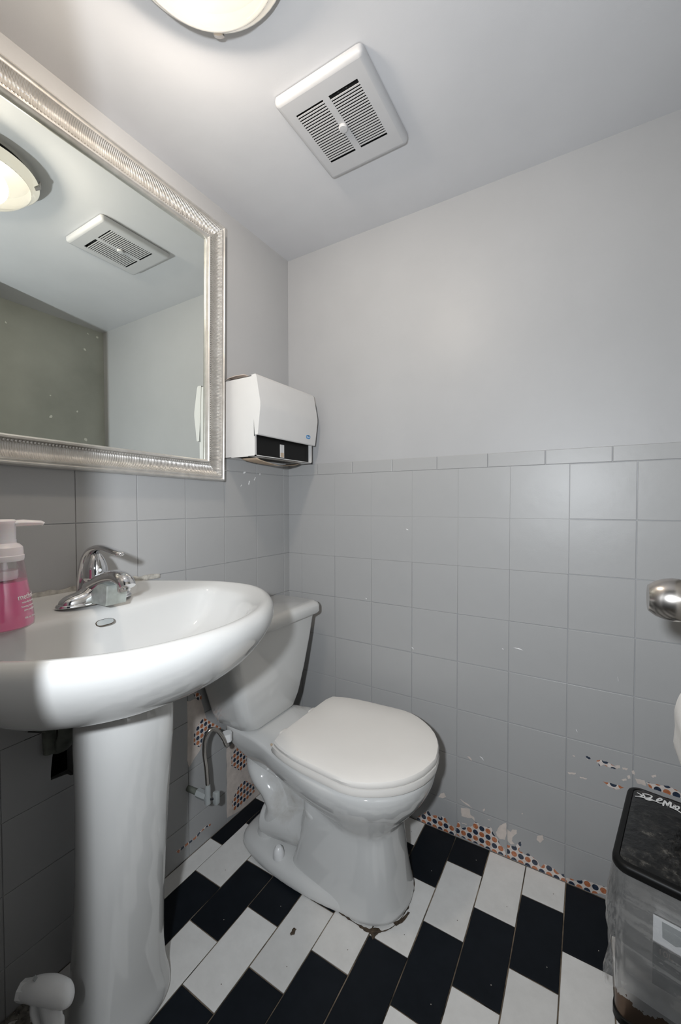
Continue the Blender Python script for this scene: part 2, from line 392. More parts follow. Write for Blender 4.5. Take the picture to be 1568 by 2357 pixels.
# floor: 4x8 inch tiles in strips that run along the left wall, colours stepping diagonally
FP, FL = .1026, .2054
cols = [(0, .0535)]+[(.0535+k*FP+(.0015 if k else 0), .0535+(k+1)*FP+.0015) for k in range(12)]
for c, (xa, xb) in enumerate(cols):
    xb = min(xb, XR)
    if xa > XR-.01: continue
    s0 = -(10-c)*FP
    while s0 < 0: s0 += 2*FL
    y = s0; black = True
    while y > YF-.15:
        yt, yn = min(y, -.0015), y-FL
        if yn < -.003 and yt-yn > .01:
            o = tile('floor_tile', fb, 'btile' if black else 'wtile', (xa, max(yn, YF-.7), 0), xb-xa, yt-max(yn, YF-.7), ((1, 0, 0), (0, 1, 0), (0, 0, 1)), .0028, random.uniform(-.0005, .0003), .0007)
        y = yn; black = not black

# patches where the grey paint has come off and the dotted tile shows
def jag(pts, amp, k=4):
    out = []; n = len(pts)
    for i in range(n):
        a, b = np.array(pts[i], float), np.array(pts[(i+1) % n], float)
        for j in range(k): out.append(tuple(a+(b-a)*j/k+np.random.RandomState(i*31+j+n).uniform(-amp, amp, 2)*(1 if j else .3)))
    return out
def patch(pts, wall, mat, org, sc, amp=3.0, t=.0005, name='bare_patch'):
    px = [(org[0]+x/sc, org[1]+y/sc) for x, y in jag(pts, amp)]
    if wall == 'b': P = [tuple(hit(x, y, 1, 0)) for x, y in px]; P = [(p[0], 0, max(.0005, p[2])) for p in P]; return slab(name, P, (0, -1, 0), t, mat, wb)
    P = [tuple(hit(x, y, 0, 0)) for x, y in px]; P = [(0, min(p[1], -.001), max(.0005, p[2])) for p in P]; return slab(name, P, (1, 0, 0), t, mat, wl)
A, SA = (960, 1780), 3.409; B, SB = (900, 1600), 2.347; D, SD = (380, 1580), 5.892
for pts in [[(0, 345), (60, 310), (90, 290), (110, 330), (150, 330), (185, 355), (200, 335), (230, 360), (250, 400), (290, 420), (305, 460), (303, 492), (200, 455), (100, 405), (0, 365)],
            [(311, 440), (320, 375), (340, 390), (345, 430), (380, 425), (440, 410), (450, 380), (480, 390), (490, 410), (540, 420), (580, 425), (600, 470), (640, 520), (650, 560), (690, 600), (702, 655), (600, 612), (500, 565), (400, 520), (312, 482)],
            [(709, 560), (770, 575), (815, 525), (820, 560), (800, 600), (850, 640), (870, 625), (900, 650), (950, 690), (970, 740), (1000, 710), (1080, 750), (1120, 790), (1155, 790), (1163, 853), (1050, 803), (900, 743), (800, 694), (708, 662)],
            [(1170, 820), (1220, 830), (1240, 845), (1320, 835), (1400, 870), (1440, 880), (1520, 900), (1520, 970), (1440, 943), (1380, 940), (1250, 888), (1170, 858)]]:
    patch(pts, 'b', 'dots_x', A, SA)
for pts in [[(345, 270), (415, 280), (420, 325), (450, 345), (455, 375), (430, 350), (400, 350), (350, 335)], [(620, 460), (650, 410), (700, 388), (705, 470), (690, 520), (650, 515), (625, 490)],
            [(710, 440), (735, 460), (750, 440), (785, 445), (785, 470), (750, 500), (745, 530), (768, 555), (735, 555), (712, 530)], [(945, 490), (985, 485), (995, 520), (965, 545), (940, 520)],
            [(515, 285), (530, 275), (535, 290), (520, 300)], [(335, 200), (400, 240), (435, 275), (425, 270), (380, 240)], [(185, 160), (210, 150), (230, 185), (200, 195), (170, 185)], [(820, 315), (828, 310), (832, 318), (825, 322)],
            [(350, 385), (390, 397), (388, 403), (352, 392)], [(555, 360), (578, 364), (576, 369), (556, 365)]]:
    patch(pts, 'b', 'bare', A, SA, 2.0)
for pts in [[(1050, 325), (1075, 335), (1080, 350), (1060, 345)], [(1110, 355), (1130, 350), (1170, 360), (1185, 370), (1210, 385), (1225, 400), (1190, 395), (1150, 375), (1130, 385)],
            [(1145, 465), (1190, 475), (1240, 490), (1260, 500), (1220, 510), (1180, 495)], [(1380, 470), (1420, 480), (1500, 490), (1540, 510), (1568, 530), (1600, 560), (1568, 557), (1480, 527), (1400, 500)]]:
    patch(pts, 'b', 'dots_x', B, SB, 2.0)
for pts in [[(1320, 450), (1370, 460), (1380, 490), (1330, 475)], [(1250, 390), (1280, 395), (1275, 405), (1252, 400)], [(1300, 410), (1312, 405), (1320, 430), (1305, 425)], [(1405, 435), (1430, 430), (1435, 440), (1415, 445)],
            [(955, 415), (1000, 420), (995, 428), (960, 425)], [(1020, 440), (1060, 450), (1055, 455), (1020, 445)], [(412, 330), (425, 332), (440, 352), (432, 352)], [(980, 322), (992, 326), (996, 334), (985, 330)],
            [(1210, 380), (1235, 378), (1240, 392), (1220, 398)], [(1245, 455), (1270, 450), (1275, 460), (1255, 464)], [(1275, 435), (1290, 432), (1296, 450), (1282, 452)]]:
    patch(pts, 'b', 'bare', B, SB, 1.5)
for pts in [[(300, 200), (480, 150), (560, 430), (500, 560), (480, 850), (320, 1100), (300, 1000)], [(835, 850), (1000, 700), (1100, 690), (1160, 900), (1200, 1200), (1330, 1470), (1150, 1600), (840, 1780), (840, 1300)]]:
    patch(pts, 'l', 'bare', D, SD, 6, .0004)
for pts in [[(385, 100), (430, 80), (490, 110), (495, 175), (450, 190), (400, 140)], [(450, 520), (520, 420), (600, 470), (760, 560), (740, 600), (620, 580), (520, 650), (480, 820), (450, 820), (390, 790), (390, 650)],
            [(1030, 720), (1080, 690), (1140, 760), (1180, 850), (1150, 990), (1100, 1060), (1030, 1150), (960, 1110), (900, 1080), (900, 960), (960, 830)], [(1010, 1340), (1080, 1270), (1200, 1330), (1220, 1420), (1130, 1510), (1060, 1590), (920, 1690), (905, 1580), (960, 1440)],
            [(140, 2240), (240, 2170), (400, 2050), (540, 1900), (620, 1860), (610, 1890), (550, 1910), (480, 1980), (420, 2060), (250, 2190), (180, 2260)]]:
    patch(pts, 'l', 'dots_y', D, SD, 3, .0008)
E6 = (400, 800); SE6 = 3.92                            # white paint flecks below the towel dispenser
for pts in [[(628, 1130), (640, 1100), (655, 1100), (650, 1125), (632, 1140)], [(672, 1235), (680, 1200), (688, 1205), (680, 1238)], [(775, 1110), (781, 1105), (780, 1150), (774, 1150)], [(452, 1105), (478, 1103), (478, 1110), (455, 1113)], [(603, 1250), (612, 1235), (614, 1242), (606, 1254)], [(722, 1195), (736, 1170), (740, 1172), (727, 1200)]]:
    patch(pts, 'l', 'white', E6, SE6, .8, .0004, 'paint_fleck')
for (x, y, dx, dy) in [(1181, 1490, 24, 7), (947, 1489, 6, 6), (1421, 1557, 3, 14), (934, 1217, 7, 3), (1325, 1678, 5, 8), (1103, 1740, 12, 12), (841, 1376, 4, 3), (1155, 1492, 5, 3)]:
    patch([(x, y), (x+dx*.55, y+dy*.25), (x+dx, y+dy), (x+dx*.5, y+dy*.25+2)], 'b', 'white', (0, 0), 1.0, .3, .0004, 'paint_fleck')

# door, open against the right wall
dr = box('door_1', (1.161, YF+.004, .012), (1.196, YF+.004+.606, 1.975), 'doorpaint', bev=.002); struct(dr, 'open door with a brushed round knob at the right edge', 'door')
KY, KZ = -.632, .9445
v, f = lathe([(.0, 0), (.0325, 0), (.0325, .004), (.026, .008), (.0125, .010), (.0115, .022), (.016, .026), (.024, .032), (.0268, .040), (.0272, .047), (.0258, .055), (.0225, .064), (.0175, .0705), (.0165, .0715), (.012, .0712), (0, .0705)], (1.161, KY, KZ), 48, 'X')
k = mesh_obj('door_knob', v, f, 'steel', dr); k['label'] = 'brushed nickel door knob'

# ------------------------------------------------------------------ toilet
TY = -.29
def halfring(prof, z, n=14, cx=None, dz=None):
    """closed ring from a half profile [(x, half width)] running back to front, mirrored about TY"""
    P = smooth_path([(a, b, 0) for a, b in prof], 5); P = [(p[0], max(0, p[1])) for p in P]
    d = [0]
    for a, b in zip(P, P[1:]): d.append(d[-1]+math.dist(a, b))
    t = np.linspace(0, d[-1], n+1); X = np.interp(t, d, [p[0] for p in P]); Y = np.interp(t, d, [p[1] for p in P])
    side = [(x, TY-y, z) for x, y in zip(X, Y)]
    return side+[(x, TY+y, z) for x, y in list(zip(X, Y))[::-1][1:]]
toilet = empty('toilet', (.35, TY, 0), 'white two-piece toilet with closed lid beside the pedestal sink', 'toilet')
def egg(xb, xf, hw, bw, z):
    xm = xb+(xf-xb)*.56
    return halfring([(xb, 0), (xb+.0005, bw*.6), (xb+.003, bw*.86), (xb+.016, bw*.99), (xb+(xm-xb)*.38, bw+(hw-bw)*.62), (xm-.04, hw*.985), (xm+.03, hw), (xm+(xf-xm)*.45, hw*.89), (xm+(xf-xm)*.75, hw*.65), (xf-.012, hw*.33), (xf, 0)], z, 22)
rim = [(.03, 0), (.032, .07), (.045, .098), (.12, .108), (.2, .122), (.3, .152), (.40, .176), (.49, .183), (.57, .170), (.63, .135), (.668, .085), (.684, .035), (.687, 0)]
def sc(prof, sx0, sx1, sy):                      # squeeze a half profile between two x limits
    a, b = prof[0][0], prof[-1][0]
    return [(sx0+(x-a)/(b-a)*(sx1-sx0), y*sy) for x, y in prof]
rings = [halfring(sc(rim, .04, .677, .95), .376, 26), halfring(rim, .372, 26), halfring(sc(rim, .03, .689, 1.01), .358, 26), halfring(sc(rim, .034, .686, 1.0), .335, 26), halfring(sc(rim, .055, .672, .93), .305, 26),
         halfring(sc(rim, .12, .648, .80), .272, 26), halfring(sc(rim, .22, .622, .66), .243, 26), halfring(sc(rim, .30, .603, .56), .22, 26)]
col_ = [(.30, 0), (.302, .05), (.31, .078), (.35, .088), (.42, .094), (.49, .095), (.54, .088), (.575, .066), (.592, .034), (.597, 0)]
for z, x0, x1, s in [(.205, .33, .599, 1.0), (.16, .325, .603, 1.02), (.11, .315, .610, 1.07), (.06, .30, .618, 1.13), (.025, .29, .626, 1.2), (.006, .28, .630, 1.24), (0, .28, .628, 1.23)]:
    rings.append(halfring(sc(col_, x0, x1, s), z, 26))
v, f = loft(rings); bowl = mesh_obj('bowl', v, f, 'china', None, sub=1)
foot = [(.085, 0), (.087, .05), (.1, .082), (.15, .105), (.22, .122), (.32, .130), (.42, .127), (.5, .115), (.57, .085), (.6, .04), (.61, 0)]
v, f = loft([halfring(foot, 0, 26), halfring(foot, .006, 26), halfring(sc(foot, .088, .6, .97), .028, 26), halfring(sc(foot, .10, .58, .88), .040, 26), halfring(sc(foot, .13, .55, .6), .046, 26)]); ft = mesh_obj('foot', v, f, 'dirtyceramic', None, sub=1)
pts = smooth_path([(.32, TY, .285), (.24, TY, .322), (.165, TY, .308), (.126, TY, .262), (.142, TY, .212), (.186, TY, .176), (.207, TY, .132), (.190, TY, .085), (.165, TY, .025)], 5)
rr = [(.080-.012*math.sin(math.pi*i/(len(pts)-1)), .056) for i in range(len(pts))]
v, f = tube(pts, rr, 18, up0=(0, 1, 0)); v2 = v
# tube() puts the first radius across the path's side vector: make it the width along y
v, f = tube(pts, [(.043, .076) for b in rr], 18, up0=(0, 1, 0)); trap = mesh_obj('trapway', v, f, 'dirtyceramic', None, sub=1)
pts = smooth_path([(.16, TY, .075), (.22, TY, .085), (.30, TY, .098), (.345, TY, .118), (.36, TY, .15), (.37, TY, .2)], 5)
v, f = tube(pts, [(.058, .079+.012*i/len(pts)) for i in range(len(pts))], 18, up0=(0, 1, 0)); trap2 = mesh_obj('trapway', v, f, 'dirtyceramic', None, sub=1)
web = box_bm((.17, TY-.030, .03), (.36, TY+.030, .29), .02, 3); web = bm_obj('inner_web', web, 'dirtyceramic')
caps = []
for s_ in (-1, 1):
    v, f = lathe([(.0165, 0), (.0165, .006), (.0155, .016), (.012, .026), (.007, .031), (0, .032)], (.262, TY+s_*.098, .040), 24); caps.append(mesh_obj('bolt_cap', v, f, 'whiteplastic', None))
def rrect(x0, x1, y0, y1, r, z, n=6):
    out = []
    for cx, cy, a0 in ((x1-r, y1-r, 0), (x0+r, y1-r, 90), (x0+r, y0+r, 180), (x1-r, y0+r, 270)):
        for i in range(n+1):
            a = R(a0+90*i/n); out.append((cx+r*math.cos(a), cy+r*math.sin(a), z))
    return out
def tank_ring(z, x1, hw, r, x0=.012):                # bowed front like the real tank
    out = []
    for (x, y, zz) in rrect(x0, x1, TY-hw, TY+hw, r, z, 8):
        b = .012*(1-((y-TY)/hw)**2)*((x-x0)/(x1-x0)); out.append((x+b, y, zz))
    return out
v, f = loft([tank_ring(.374, .150, .095, .035), tank_ring(.376, .160, .108, .04), tank_ring(.386, .168, .122, .04), tank_ring(.42, .172, .139, .035), tank_ring(.50, .178, .163, .032), tank_ring(.60, .184, .188, .030), tank_ring(.682, .189, .204, .03)])
tank = mesh_obj('tank', v, f, 'china', None, ang=50)
v, f = loft([tank_ring(.680, .190, .205, .03, .008), tank_ring(.679, .202, .217, .034, .006), tank_ring(.684, .206, .221, .036, .004), tank_ring(.704, .206, .221, .036, .004), tank_ring(.714, .201, .216, .034, .006), tank_ring(.719, .190, .205, .03, .012)])
tlid = mesh_obj('tank_lid', v, f, 'china', None, ang=40)
v, f = loft([egg(.275, .692, .176, .142, .377), egg(.268, .697, .184, .150, .380), egg(.266, .699, .186, .152, .388), egg(.268, .697, .184, .150, .397), egg(.275, .69, .178, .145, .399)]); seat = mesh_obj('seat', v, f, 'seat', None, ang=40)
v, f = loft([egg(.29, .689, .176, .146, .4005), egg(.282, .697, .186, .155, .403), egg(.281, .698, .188, .157, .411), egg(.284, .695, .185, .155, .417), egg(.297, .683, .174, .144, .4205), egg(.36, .62, .11, .08, .4215)]); slid = mesh_obj('seat_lid', v, f, 'seat', None, ang=40)
hing = []
for s_ in (-1, 1):
    hing.append(box('hinge', (.255, TY+s_*.072-.016, .376), (.290, TY+s_*.072+.016, .400), 'seat', bev=.006))
hing.append(box('hinge_plate', (.252, TY-.120, .3755), (.268, TY-.116, .381), 'brown', bev=.001))
adopt(toilet, bowl, ft, trap, trap2, web, *caps, tank, tlid, seat, slid, *hing)
# grime line round the foot of the toilet
ring = halfring(sc(col_, .40, .6255, 1.205), .0004, 44); g = []
for i, p in enumerate(ring[14:-26]): g.append((p[0], p[1], .001))
v, f = tube(g, [(max(.0005, random.gauss(.0015, .0014)), .0009) for _ in g], 6); st = mesh_obj('grime_line', v, f, 'grime'); stain = [slab('grime_stain', [(*hit(x, y, 2, .001)[:2], .0004) for x, y in jag(q, 1.6, 3)], (0, 0, 1), .0008, 'grime', st) for q in ([(826, 2132), (850, 2138), (872, 2136), (880, 2143), (868, 2151), (858, 2163), (853, 2150), (838, 2142)], [(905, 2124), (926, 2112), (940, 2098), (944, 2100), (932, 2118), (912, 2131)], [(668, 2148), (676, 2135), (683, 2138), (678, 2150), (670, 2153)])]; tag(st, 'brown grime line on the floor round the toilet foot', 'grime', kind='stuff')

# ------------------------------------------------------------------ water supply of the toilet
ws = empty('water_supply', (.0, -.494, .21), 'grey shut-off valve with braided hose feeding the toilet tank', 'valve')
v, f = tube([(-.01, -.4944, .211), (.058, -.482, .203)], .0085, 14); a1 = mesh_obj('pipe', v, f, 'pipe')
v, f = tube([(.034, -.4865, .206), (.05, -.4835, .204), (.066, -.4805, .202)], [.013, .0135, .0125], 6); a2 = mesh_obj('coupling_nut', v, f, 'greyplastic')
v, f = tube([(.070, -.479, .182), (.070, -.479, .226), (.070, -.479, .238)], [.009, .009, .0075], 12); a3 = mesh_obj('valve_body', v, f, 'greyplastic')
a4 = bm_obj('valve_handle', box_bm((.080, -.471, .178), (.096, -.455, .214), .003, 2), 'greyplastic')
v, f = tube([(.072, -.476, .196), (.084, -.465, .196)], .006, 10); a5 = mesh_obj('valve_stem', v, f, 'chrome')
hp = smooth_path([(.070, -.479, .236), (.071, -.484, .29), (.075, -.494, .345), (.08, -.494, .386), (.087, -.482, .408), (.094, -.462, .398), (.099, -.443, .366), (.100, -.434, .343), (.0955, -.426, .338), (.0935, -.4245, .352), (.0935, -.4245, .366)], 6)
v, f = tube(hp, .0062, 12); a6 = mesh_obj('braided_hose', v, f, 'steel')
v, f = tube([(.0935, -.4245, .350), (.0935, -.4245, .3735)], .0155, 8); a7 = mesh_obj('tank_nut', v, f, 'whiteplastic')
adopt(ws, a1, a2, a3, a4, a5, a6, a7)

# ------------------------------------------------------------------ pedestal sink
SY, SZ = -.803, .862
half = [(0, .150), (.035, .177), (.107, .231), (.17, .271), (.225, .290), (.287, .292), (.345, .266), (.405, .211), (.448, .144), (.466, .09), (.476, .04), (.478, 0)]
def dense(h):
    P = smooth_path([(a, b, 0) for a, b in h], 8); return [(p[0], p[1]) for p in P]
SC = (.22, 0.0); NS = 72
def polar(h):
    pts = dense(h); full = [(x, y) for x, y in pts]+[(x, -y) for x, y in pts[::-1][1:]]
    full.append(full[0]); seg = []
    # resample incl. the straight back edge
    P = []
    for a, b in zip(full, full[1:]):
        for t in np.linspace(0, 1, 12, endpoint=False): P.append((a[0]+(b[0]-a[0])*t, a[1]+(b[1]-a[1])*t))
    ang = np.array([math.atan2(p[1]-SC[1], p[0]-SC[0]) for p in P]); rad = np.array([math.hypot(p[0]-SC[0], p[1]-SC[1]) for p in P])
    o = np.argsort(ang); ang, rad = ang[o], rad[o]
    th = np.linspace(-math.pi, math.pi, NS, endpoint=False)
    return th, np.interp(th, np.r_[ang-2*math.pi, ang, ang+2*math.pi], np.r_[rad, rad, rad])
TH, RO = polar(half)
RI = polar([(.158, 0), (.160, .12), (.168, .20), (.182, .232), (.21, .245), (.28, .246), (.335, .222), (.39, .172), (.43, .110), (.448, .05), (.452, 0)])[1]
def sring(rad, dz, front=0.0):
    out = []
    for t, r in zip(TH, rad):
        x = max(0.0005, SC[0]+r*math.cos(t)+front); y = SC[1]+r*math.sin(t)
        out.append((x, SY+y, .866-.03*x-dz))
    return out
def toward(rad, target, k): return rad*(1-k)+target*k
rp = np.full(NS, .085)
sink = empty('pedestal_sink', (.2, SY, 0), 'white oval pedestal sink mounted below the framed mirror', 'sink')
outer = [sring(RO-.155, .162, -.02), sring(RO-.13, .156, -.01), sring(RO-.095, .145), sring(RO-.06, .129), sring(RO-.025, .10), sring(RO-.001, .07), sring(RO+.0125, .045), sring(RO+.0165, .026), sring(RO+.0125, .010), sring(RO+.004, .0025), sring(RO-.004, .0),
         sring(RO-.012, .0025), sring(toward(RO, RI, .75), .010), sring(RI*.99, .0165), sring(RI*.955, .036), sring(RI*.89, .066, .004), sring(RI*.75, .098, .008), sring(RI*.5, .118, .01), sring(RI*.2, .127, .01), sring(RI*.06, .129, .01)]
v, f = loft(outer); basin = mesh_obj('basin', v, f, 'ceramic', None, sub=1)
def pring(z, xc, rx, ry, n=40):
    out = []
    for k in range(n):
        a = 2*math.pi*k/n; c, s_ = math.cos(a), math.sin(a); e = 2/2.35
        out.append((xc+rx*math.copysign(abs(c)**e, c), -.806+ry*math.copysign(abs(s_)**e, s_), z))
    return out
v, f = loft([pring(0, .166, .098, .098), pring(.006, .166, .099, .099), pring(.03, .166, .096, .096), pring(.048, .167, .088, .090), pring(.10, .169, .083, .086), pring(.2, .176, .080, .083), pring(.32, .187, .080, .082), pring(.46, .197, .083, .084), pring(.58, .204, .088, .089), pring(.715, .208, .093, .094)])
ped = mesh_obj('pedestal', v, f, 'ceramic', None, sub=1)
# overflow slot on the back of the bowl, and the drain
oc = np.array([.1765, -.829, .824]); 
v = []; n_ = Vector((.80, 0, .60)).normalized(); w_ = Vector((0, 1, 0)); h_ = n_.cross(w_)
def oval_plate(c, n_, w_, h_, a, b, t, n=20):
    ring = []
    for k in range(n):
        an = 2*math.pi*k/n; x, y = math.cos(an), math.sin(an)
        ring.append(Vector(c)+w_*(math.copysign(abs(x)**.6, x)*a)+h_*(math.copysign(abs(y)**.8, y)*b))
    return loft([[tuple(p) for p in ring], [tuple(p+n_*t) for p in ring]])
v, f = oval_plate(oc, n_, w_, h_, .0185, .0072, .0016); ov = mesh_obj('overflow_rim', v, f, 'grime')
v, f = oval_plate(Vector(oc)+n_*.0017, n_, w_, h_, .0172, .0060, .0008); ov2 = mesh_obj('overflow_slot', v, f, 'greyplastic'); ov2.parent = ov
v, f = lathe([(0, 0), (.022, 0), (.022, .002), (.015, .003), (0, .0025)], (.24, SY, .731), 24); dn = mesh_obj('drain', v, f, 'chrome')
adopt(sink, basin, ped, ov, dn)
cp = []
for i in range(31): cp.append((.0005, SY-.205+i*.0142, .8605+random.uniform(0, .001)))
for i in range(31)[::-1]: cp.append((.0005, SY-.205+i*.0142, .8735+random.uniform(-.0025, .003)))
ca = slab('caulk_bead', cp, (1, 0, 0), .005, 'caulk', None); adopt(sink, ca)
# drain plumbing behind the pedestal
pl = empty('drain_pipe', (.0, -.87, .5), 'dark drain pipe and loose fittings under the sink by the wall hole', 'pipe')
v, f = tube(smooth_path([(-.12, -.845, .50), (-.02, -.845, .515), (.05, -.85, .55), (.075, -.855, .60), (.08, -.855, .67)], 5), .017, 14); b1 = mesh_obj('pipe', v, f, 'pipe')
v, f = tube([(.03, -.87, .53), (.03, -.872, .60), (.035, -.872, .68)], [.013, .013, .011], 12); b2 = mesh_obj('supply_valve', v, f, 'pipe')
v, f = tube([(-.01, -.885, .585), (.045, -.875, .59)], .012, 10); b3 = mesh_obj('supply_stub', v, f, 'pipe')
adopt(pl, b1, b2, b3)

# ------------------------------------------------------------------ faucet
FY, FZ = -.812, .8560
fa = empty('faucet', (.11, FY, FZ), 'chrome single-lever faucet on the back ledge of the sink', 'faucet')
def cap_ring(z, hx, hy, n=36, xc=.112):
    out = []
    for k in range(n):
        a = 2*math.pi*k/n; c, s_ = math.cos(a), math.sin(a)
        y = FY+math.copysign(abs(s_)**.75, s_)*hy
        out.append((xc+c*hx, y, z))
    return out
v, f = loft([cap_ring(FZ, .027, .079), cap_ring(FZ+.003, .027, .079), cap_ring(FZ+.006, .025, .077), cap_ring(FZ+.0065, .022, .072)]); p1 = mesh_obj('base_plate', v, f, 'chrome', ang=50)
# escutcheon: two low shoulders rising to the central body
rg = []
for i in range(25):
    t = i/24*2-1; y = FY+t*.074
    hgt = .004+.017*(1-abs(t)**5)+.034*math.exp(-(t/.27)**2); wd = .0215*(1-abs(t)**4)**.5+.002
    wd *= 1+.15*math.exp(-(t/.3)**2)
    rg.append([(.112+wd*math.cos(a), y, FZ+.005+hgt*max(0, math.sin(a))**.75) for a in [math.pi*k/12 for k in range(13)]]+[(.112-wd, y, FZ+.004), (.112+wd, y, FZ+.004)])
v, f = loft(rg); p2 = mesh_obj('body', v, f, 'chrome', ang=60)
sp = smooth_path([(.105, FY, FZ+.030), (.135, FY, FZ+.044), (.17, FY, FZ+.056), (.20, FY, FZ+.060), (.221, FY, FZ+.054), (.230, FY, FZ+.044)], 5)
v, f = tube(sp, [(.0245-.008*(i/(len(sp)-1))**.8, .019-.007*i/(len(sp)-1)) for i in range(len(sp))], 20); p3 = mesh_obj('spout', v, f, 'chrome', ang=50)
sk = []
for yy, k_ in ((FY-.0215, 1.0), (FY-.019, 1.02), (FY+.019, 1.02), (FY+.0215, 1.0)):
    sk.append([(.116+(x-.116)*k_, yy, FZ+.004+z*k_) for x, z in ((.116, 0), (.150, 0), (.188, 0), (.190, .012), (.193, .040), (.178, .044), (.160, .040), (.142, .028), (.128, .012))])
v, f = loft(sk); p4 = mesh_obj('spout_skirt', v, f, 'limechrome', ang=30)
v, f = tube([(.214, FY, FZ+.053), (.217, FY, FZ+.036), (.2175, FY, FZ+.033)], [.0125, .0125, .0115], 20); p5 = mesh_obj('aerator', v, f, 'chrome')
v, f = lathe([(.021, .046), (.0245, .052), (.0245, .056), (.0235, .060), (.0238, .068), (.0225, .078), (.019, .088), (.015, .096), (.010, .103), (0, .106)], (.112, FY, FZ), 32); p6 = mesh_obj('cartridge_dome', v, f, 'chrome')
hp = smooth_path([(.070, FY, FZ+.012), (.070, FY, FZ+.034), (.0765, FY, FZ+.064), (.090, FY, FZ+.094), (.110, FY, FZ+.1115), (.138, FY, FZ+.118), (.168, FY, FZ+.115), (.193, FY, FZ+.1105), (.207, FY, FZ+.1085), (.2135, FY, FZ+.108)], 5)
nh = len(hp); ks = np.linspace(0, 9, nh)
wa = np.interp(ks, range(10), [.020, .0185, .0185, .0185, .0175, .0135, .0115, .0115, .0095, .0015]); wb_ = np.interp(ks, range(10), [.008, .009, .009, .009, .008, .0065, .006, .0058, .005, .001])
v, f = tube(hp, list(zip(wa, wb_)), 18, up0=(-1, 0, 0)); p7 = mesh_obj('lever_handle', v, f, 'chrome', ang=70)
v, f = lathe([(0, 0), (.0036, 0), (.0036, .0012), (0, .0016)], (0, 0, 0), 16); p8 = mesh_obj('temperature_dot', v, f, 'whiteplastic')
p8.data.transform(Matrix.Translation((.1355, FY-.0035, FZ+.070)) @ Matrix.Rotation(R(84), 4, 'Y'))
adopt(fa, p1, p2, p3, p4, p5, p6, p7, p8)

# ------------------------------------------------------------------ soap bottle
BX, BY, BZ = .180, -1.000, .8575
sb = empty('soap_bottle', (BX, BY, BZ), 'pink foaming soap pump bottle on the sink ledge', 'soap bottle')
prof = [(.0, 0), (.036, 0), (.0425, .004), (.0435, .012), (.041, .035), (.0375, .06), (.034, .082), (.0315, .10), (.030, .112), (.029, .118)]
v, f = lathe(prof+[(.027, .120)], (BX, BY, BZ), 48); q1 = mesh_obj('bottle', v, f, 'bottle')
v, f = lathe([(0, .002), (.035, .002), (.0412, .0055), (.0422, .0125), (.0397, .035), (.0362, .06), (.0335, .0785), (.0332, .080), (0, .080)], (BX, BY, BZ), 48); q2 = mesh_obj('liquid_soap', v, f, 'soap')
v, f = lathe([(.0295, .114), (.0305, .118), (.0305, .123), (.0292, .124), (.0292, .130), (.0285, .137), (.024, .142), (.020, .144), (.020, .150), (0, .150)], (BX, BY, BZ), 48); q3 = mesh_obj('collar', v, f, 'frostcap')
v, f = lathe([(.0195, .148), (.0195, .172), (.0215, .176), (.0215, .181), (.018, .1835), (0, .184)], (BX, BY, BZ), 40); q4 = mesh_obj('pump_head', v, f, 'frostcap')
v, f = tube([(BX, BY, BZ+.176), (BX+.010, BY+.028, BZ+.1775), (BX+.020, BY+.050, BZ+.1765), (BX+.0215, BY+.054, BZ+.1745)], [(.013, .006), (.011, .0055), (.0065, .004), (.005, .0035)], 14); q5 = mesh_obj('nozzle', v, f, 'frostcap')
v, f = lathe([(.020, .083), (.0215, .088), (.0215, .098), (.008, .1), (.006, .114), (0, .114)], (BX, BY, BZ), 28); q6 = mesh_obj('pump_chamber', v, f, 'frostcap')
v, f = lathe([(.007, .01), (.007, .084), (0, .084)], (BX, BY, BZ), 14); q6b = mesh_obj('dip_tube', v, f, 'frostcap')
adopt(sb, q1, q2, q3, q4, q5, q6, q6b)
lab_dir = math.atan2(CAM[1]-BY, CAM[0]-BX)+R(58)
def onbottle(dz):
    def pl(x, y, z):
        h = BZ+dz+y; r = np.interp(dz+y, [p[1] for p in prof], [p[0] for p in prof])+.0006+z
        a = lab_dir+x/r; return (BX+r*math.cos(a), BY+r*math.sin(a), h)
    return pl
tx = [text_obj('lettering', 'method', .0125, onbottle(.0545), 'white')]
for k_, (s_, dz) in enumerate([('naturally derived', .0455), ('foaming hand wash', .0385), ('pink grapefruit', .0325)]):
    tx.append(text_obj('lettering', s_, .0042, onbottle(dz), 'white'))
tx.append(text_obj('lettering', '300 mL 10 fl oz', .0042, onbottle(.0195), 'white'))
adopt(sb, *tx)

# ------------------------------------------------------------------ mirror
mr = empty('wall_mirror', (.0, -.75, 1.14), 'large mirror in a ribbed silver frame above the sink', 'mirror')
MY0, MY1, MZ0, MZ1 = -1.135, -.3655, 1.1435, 1.9455
prA = [(0, .003), (0, .029), (.0025, .0325), (.0055, .033), (.0075, .031), (.0085, .028), (.0105, .028), (.012, .0305), (.0145, .0305)]
prB = [(.0145, .0305), (.018, .0265), (.023, .0225), (.029, .0192), (.036, .0175), (.043, .0172), (.0465, .0185)]
prC = [(.0465, .0185), (.047, .0165), (.053, .0165), (.0535, .0225), (.055, .0245), (.0585, .0245), (.061, .022), (.063, .0165), (.063, .008)]
def rail(side, prof):
    c = {'b': ((1, 0, 1, 0), (-1, 0, 1, 0))}
    rings = []
    for e in (0, 1):
        r_ = []
        for d, x in prof:
            if side == 'bottom': p = (x, (MY0+d, MY1-d)[e], MZ0+d)
            elif side == 'top': p = (x, (MY0+d, MY1-d)[e], MZ1-d)
            elif side == 'right': p = (x, MY1-d, (MZ0+d, MZ1-d)[e])
            else: p = (x, MY0+d, (MZ0+d, MZ1-d)[e])
            r_.append(p)
        rings.append(r_)
    return loft(rings, False, False, closed=False)
mparts = []
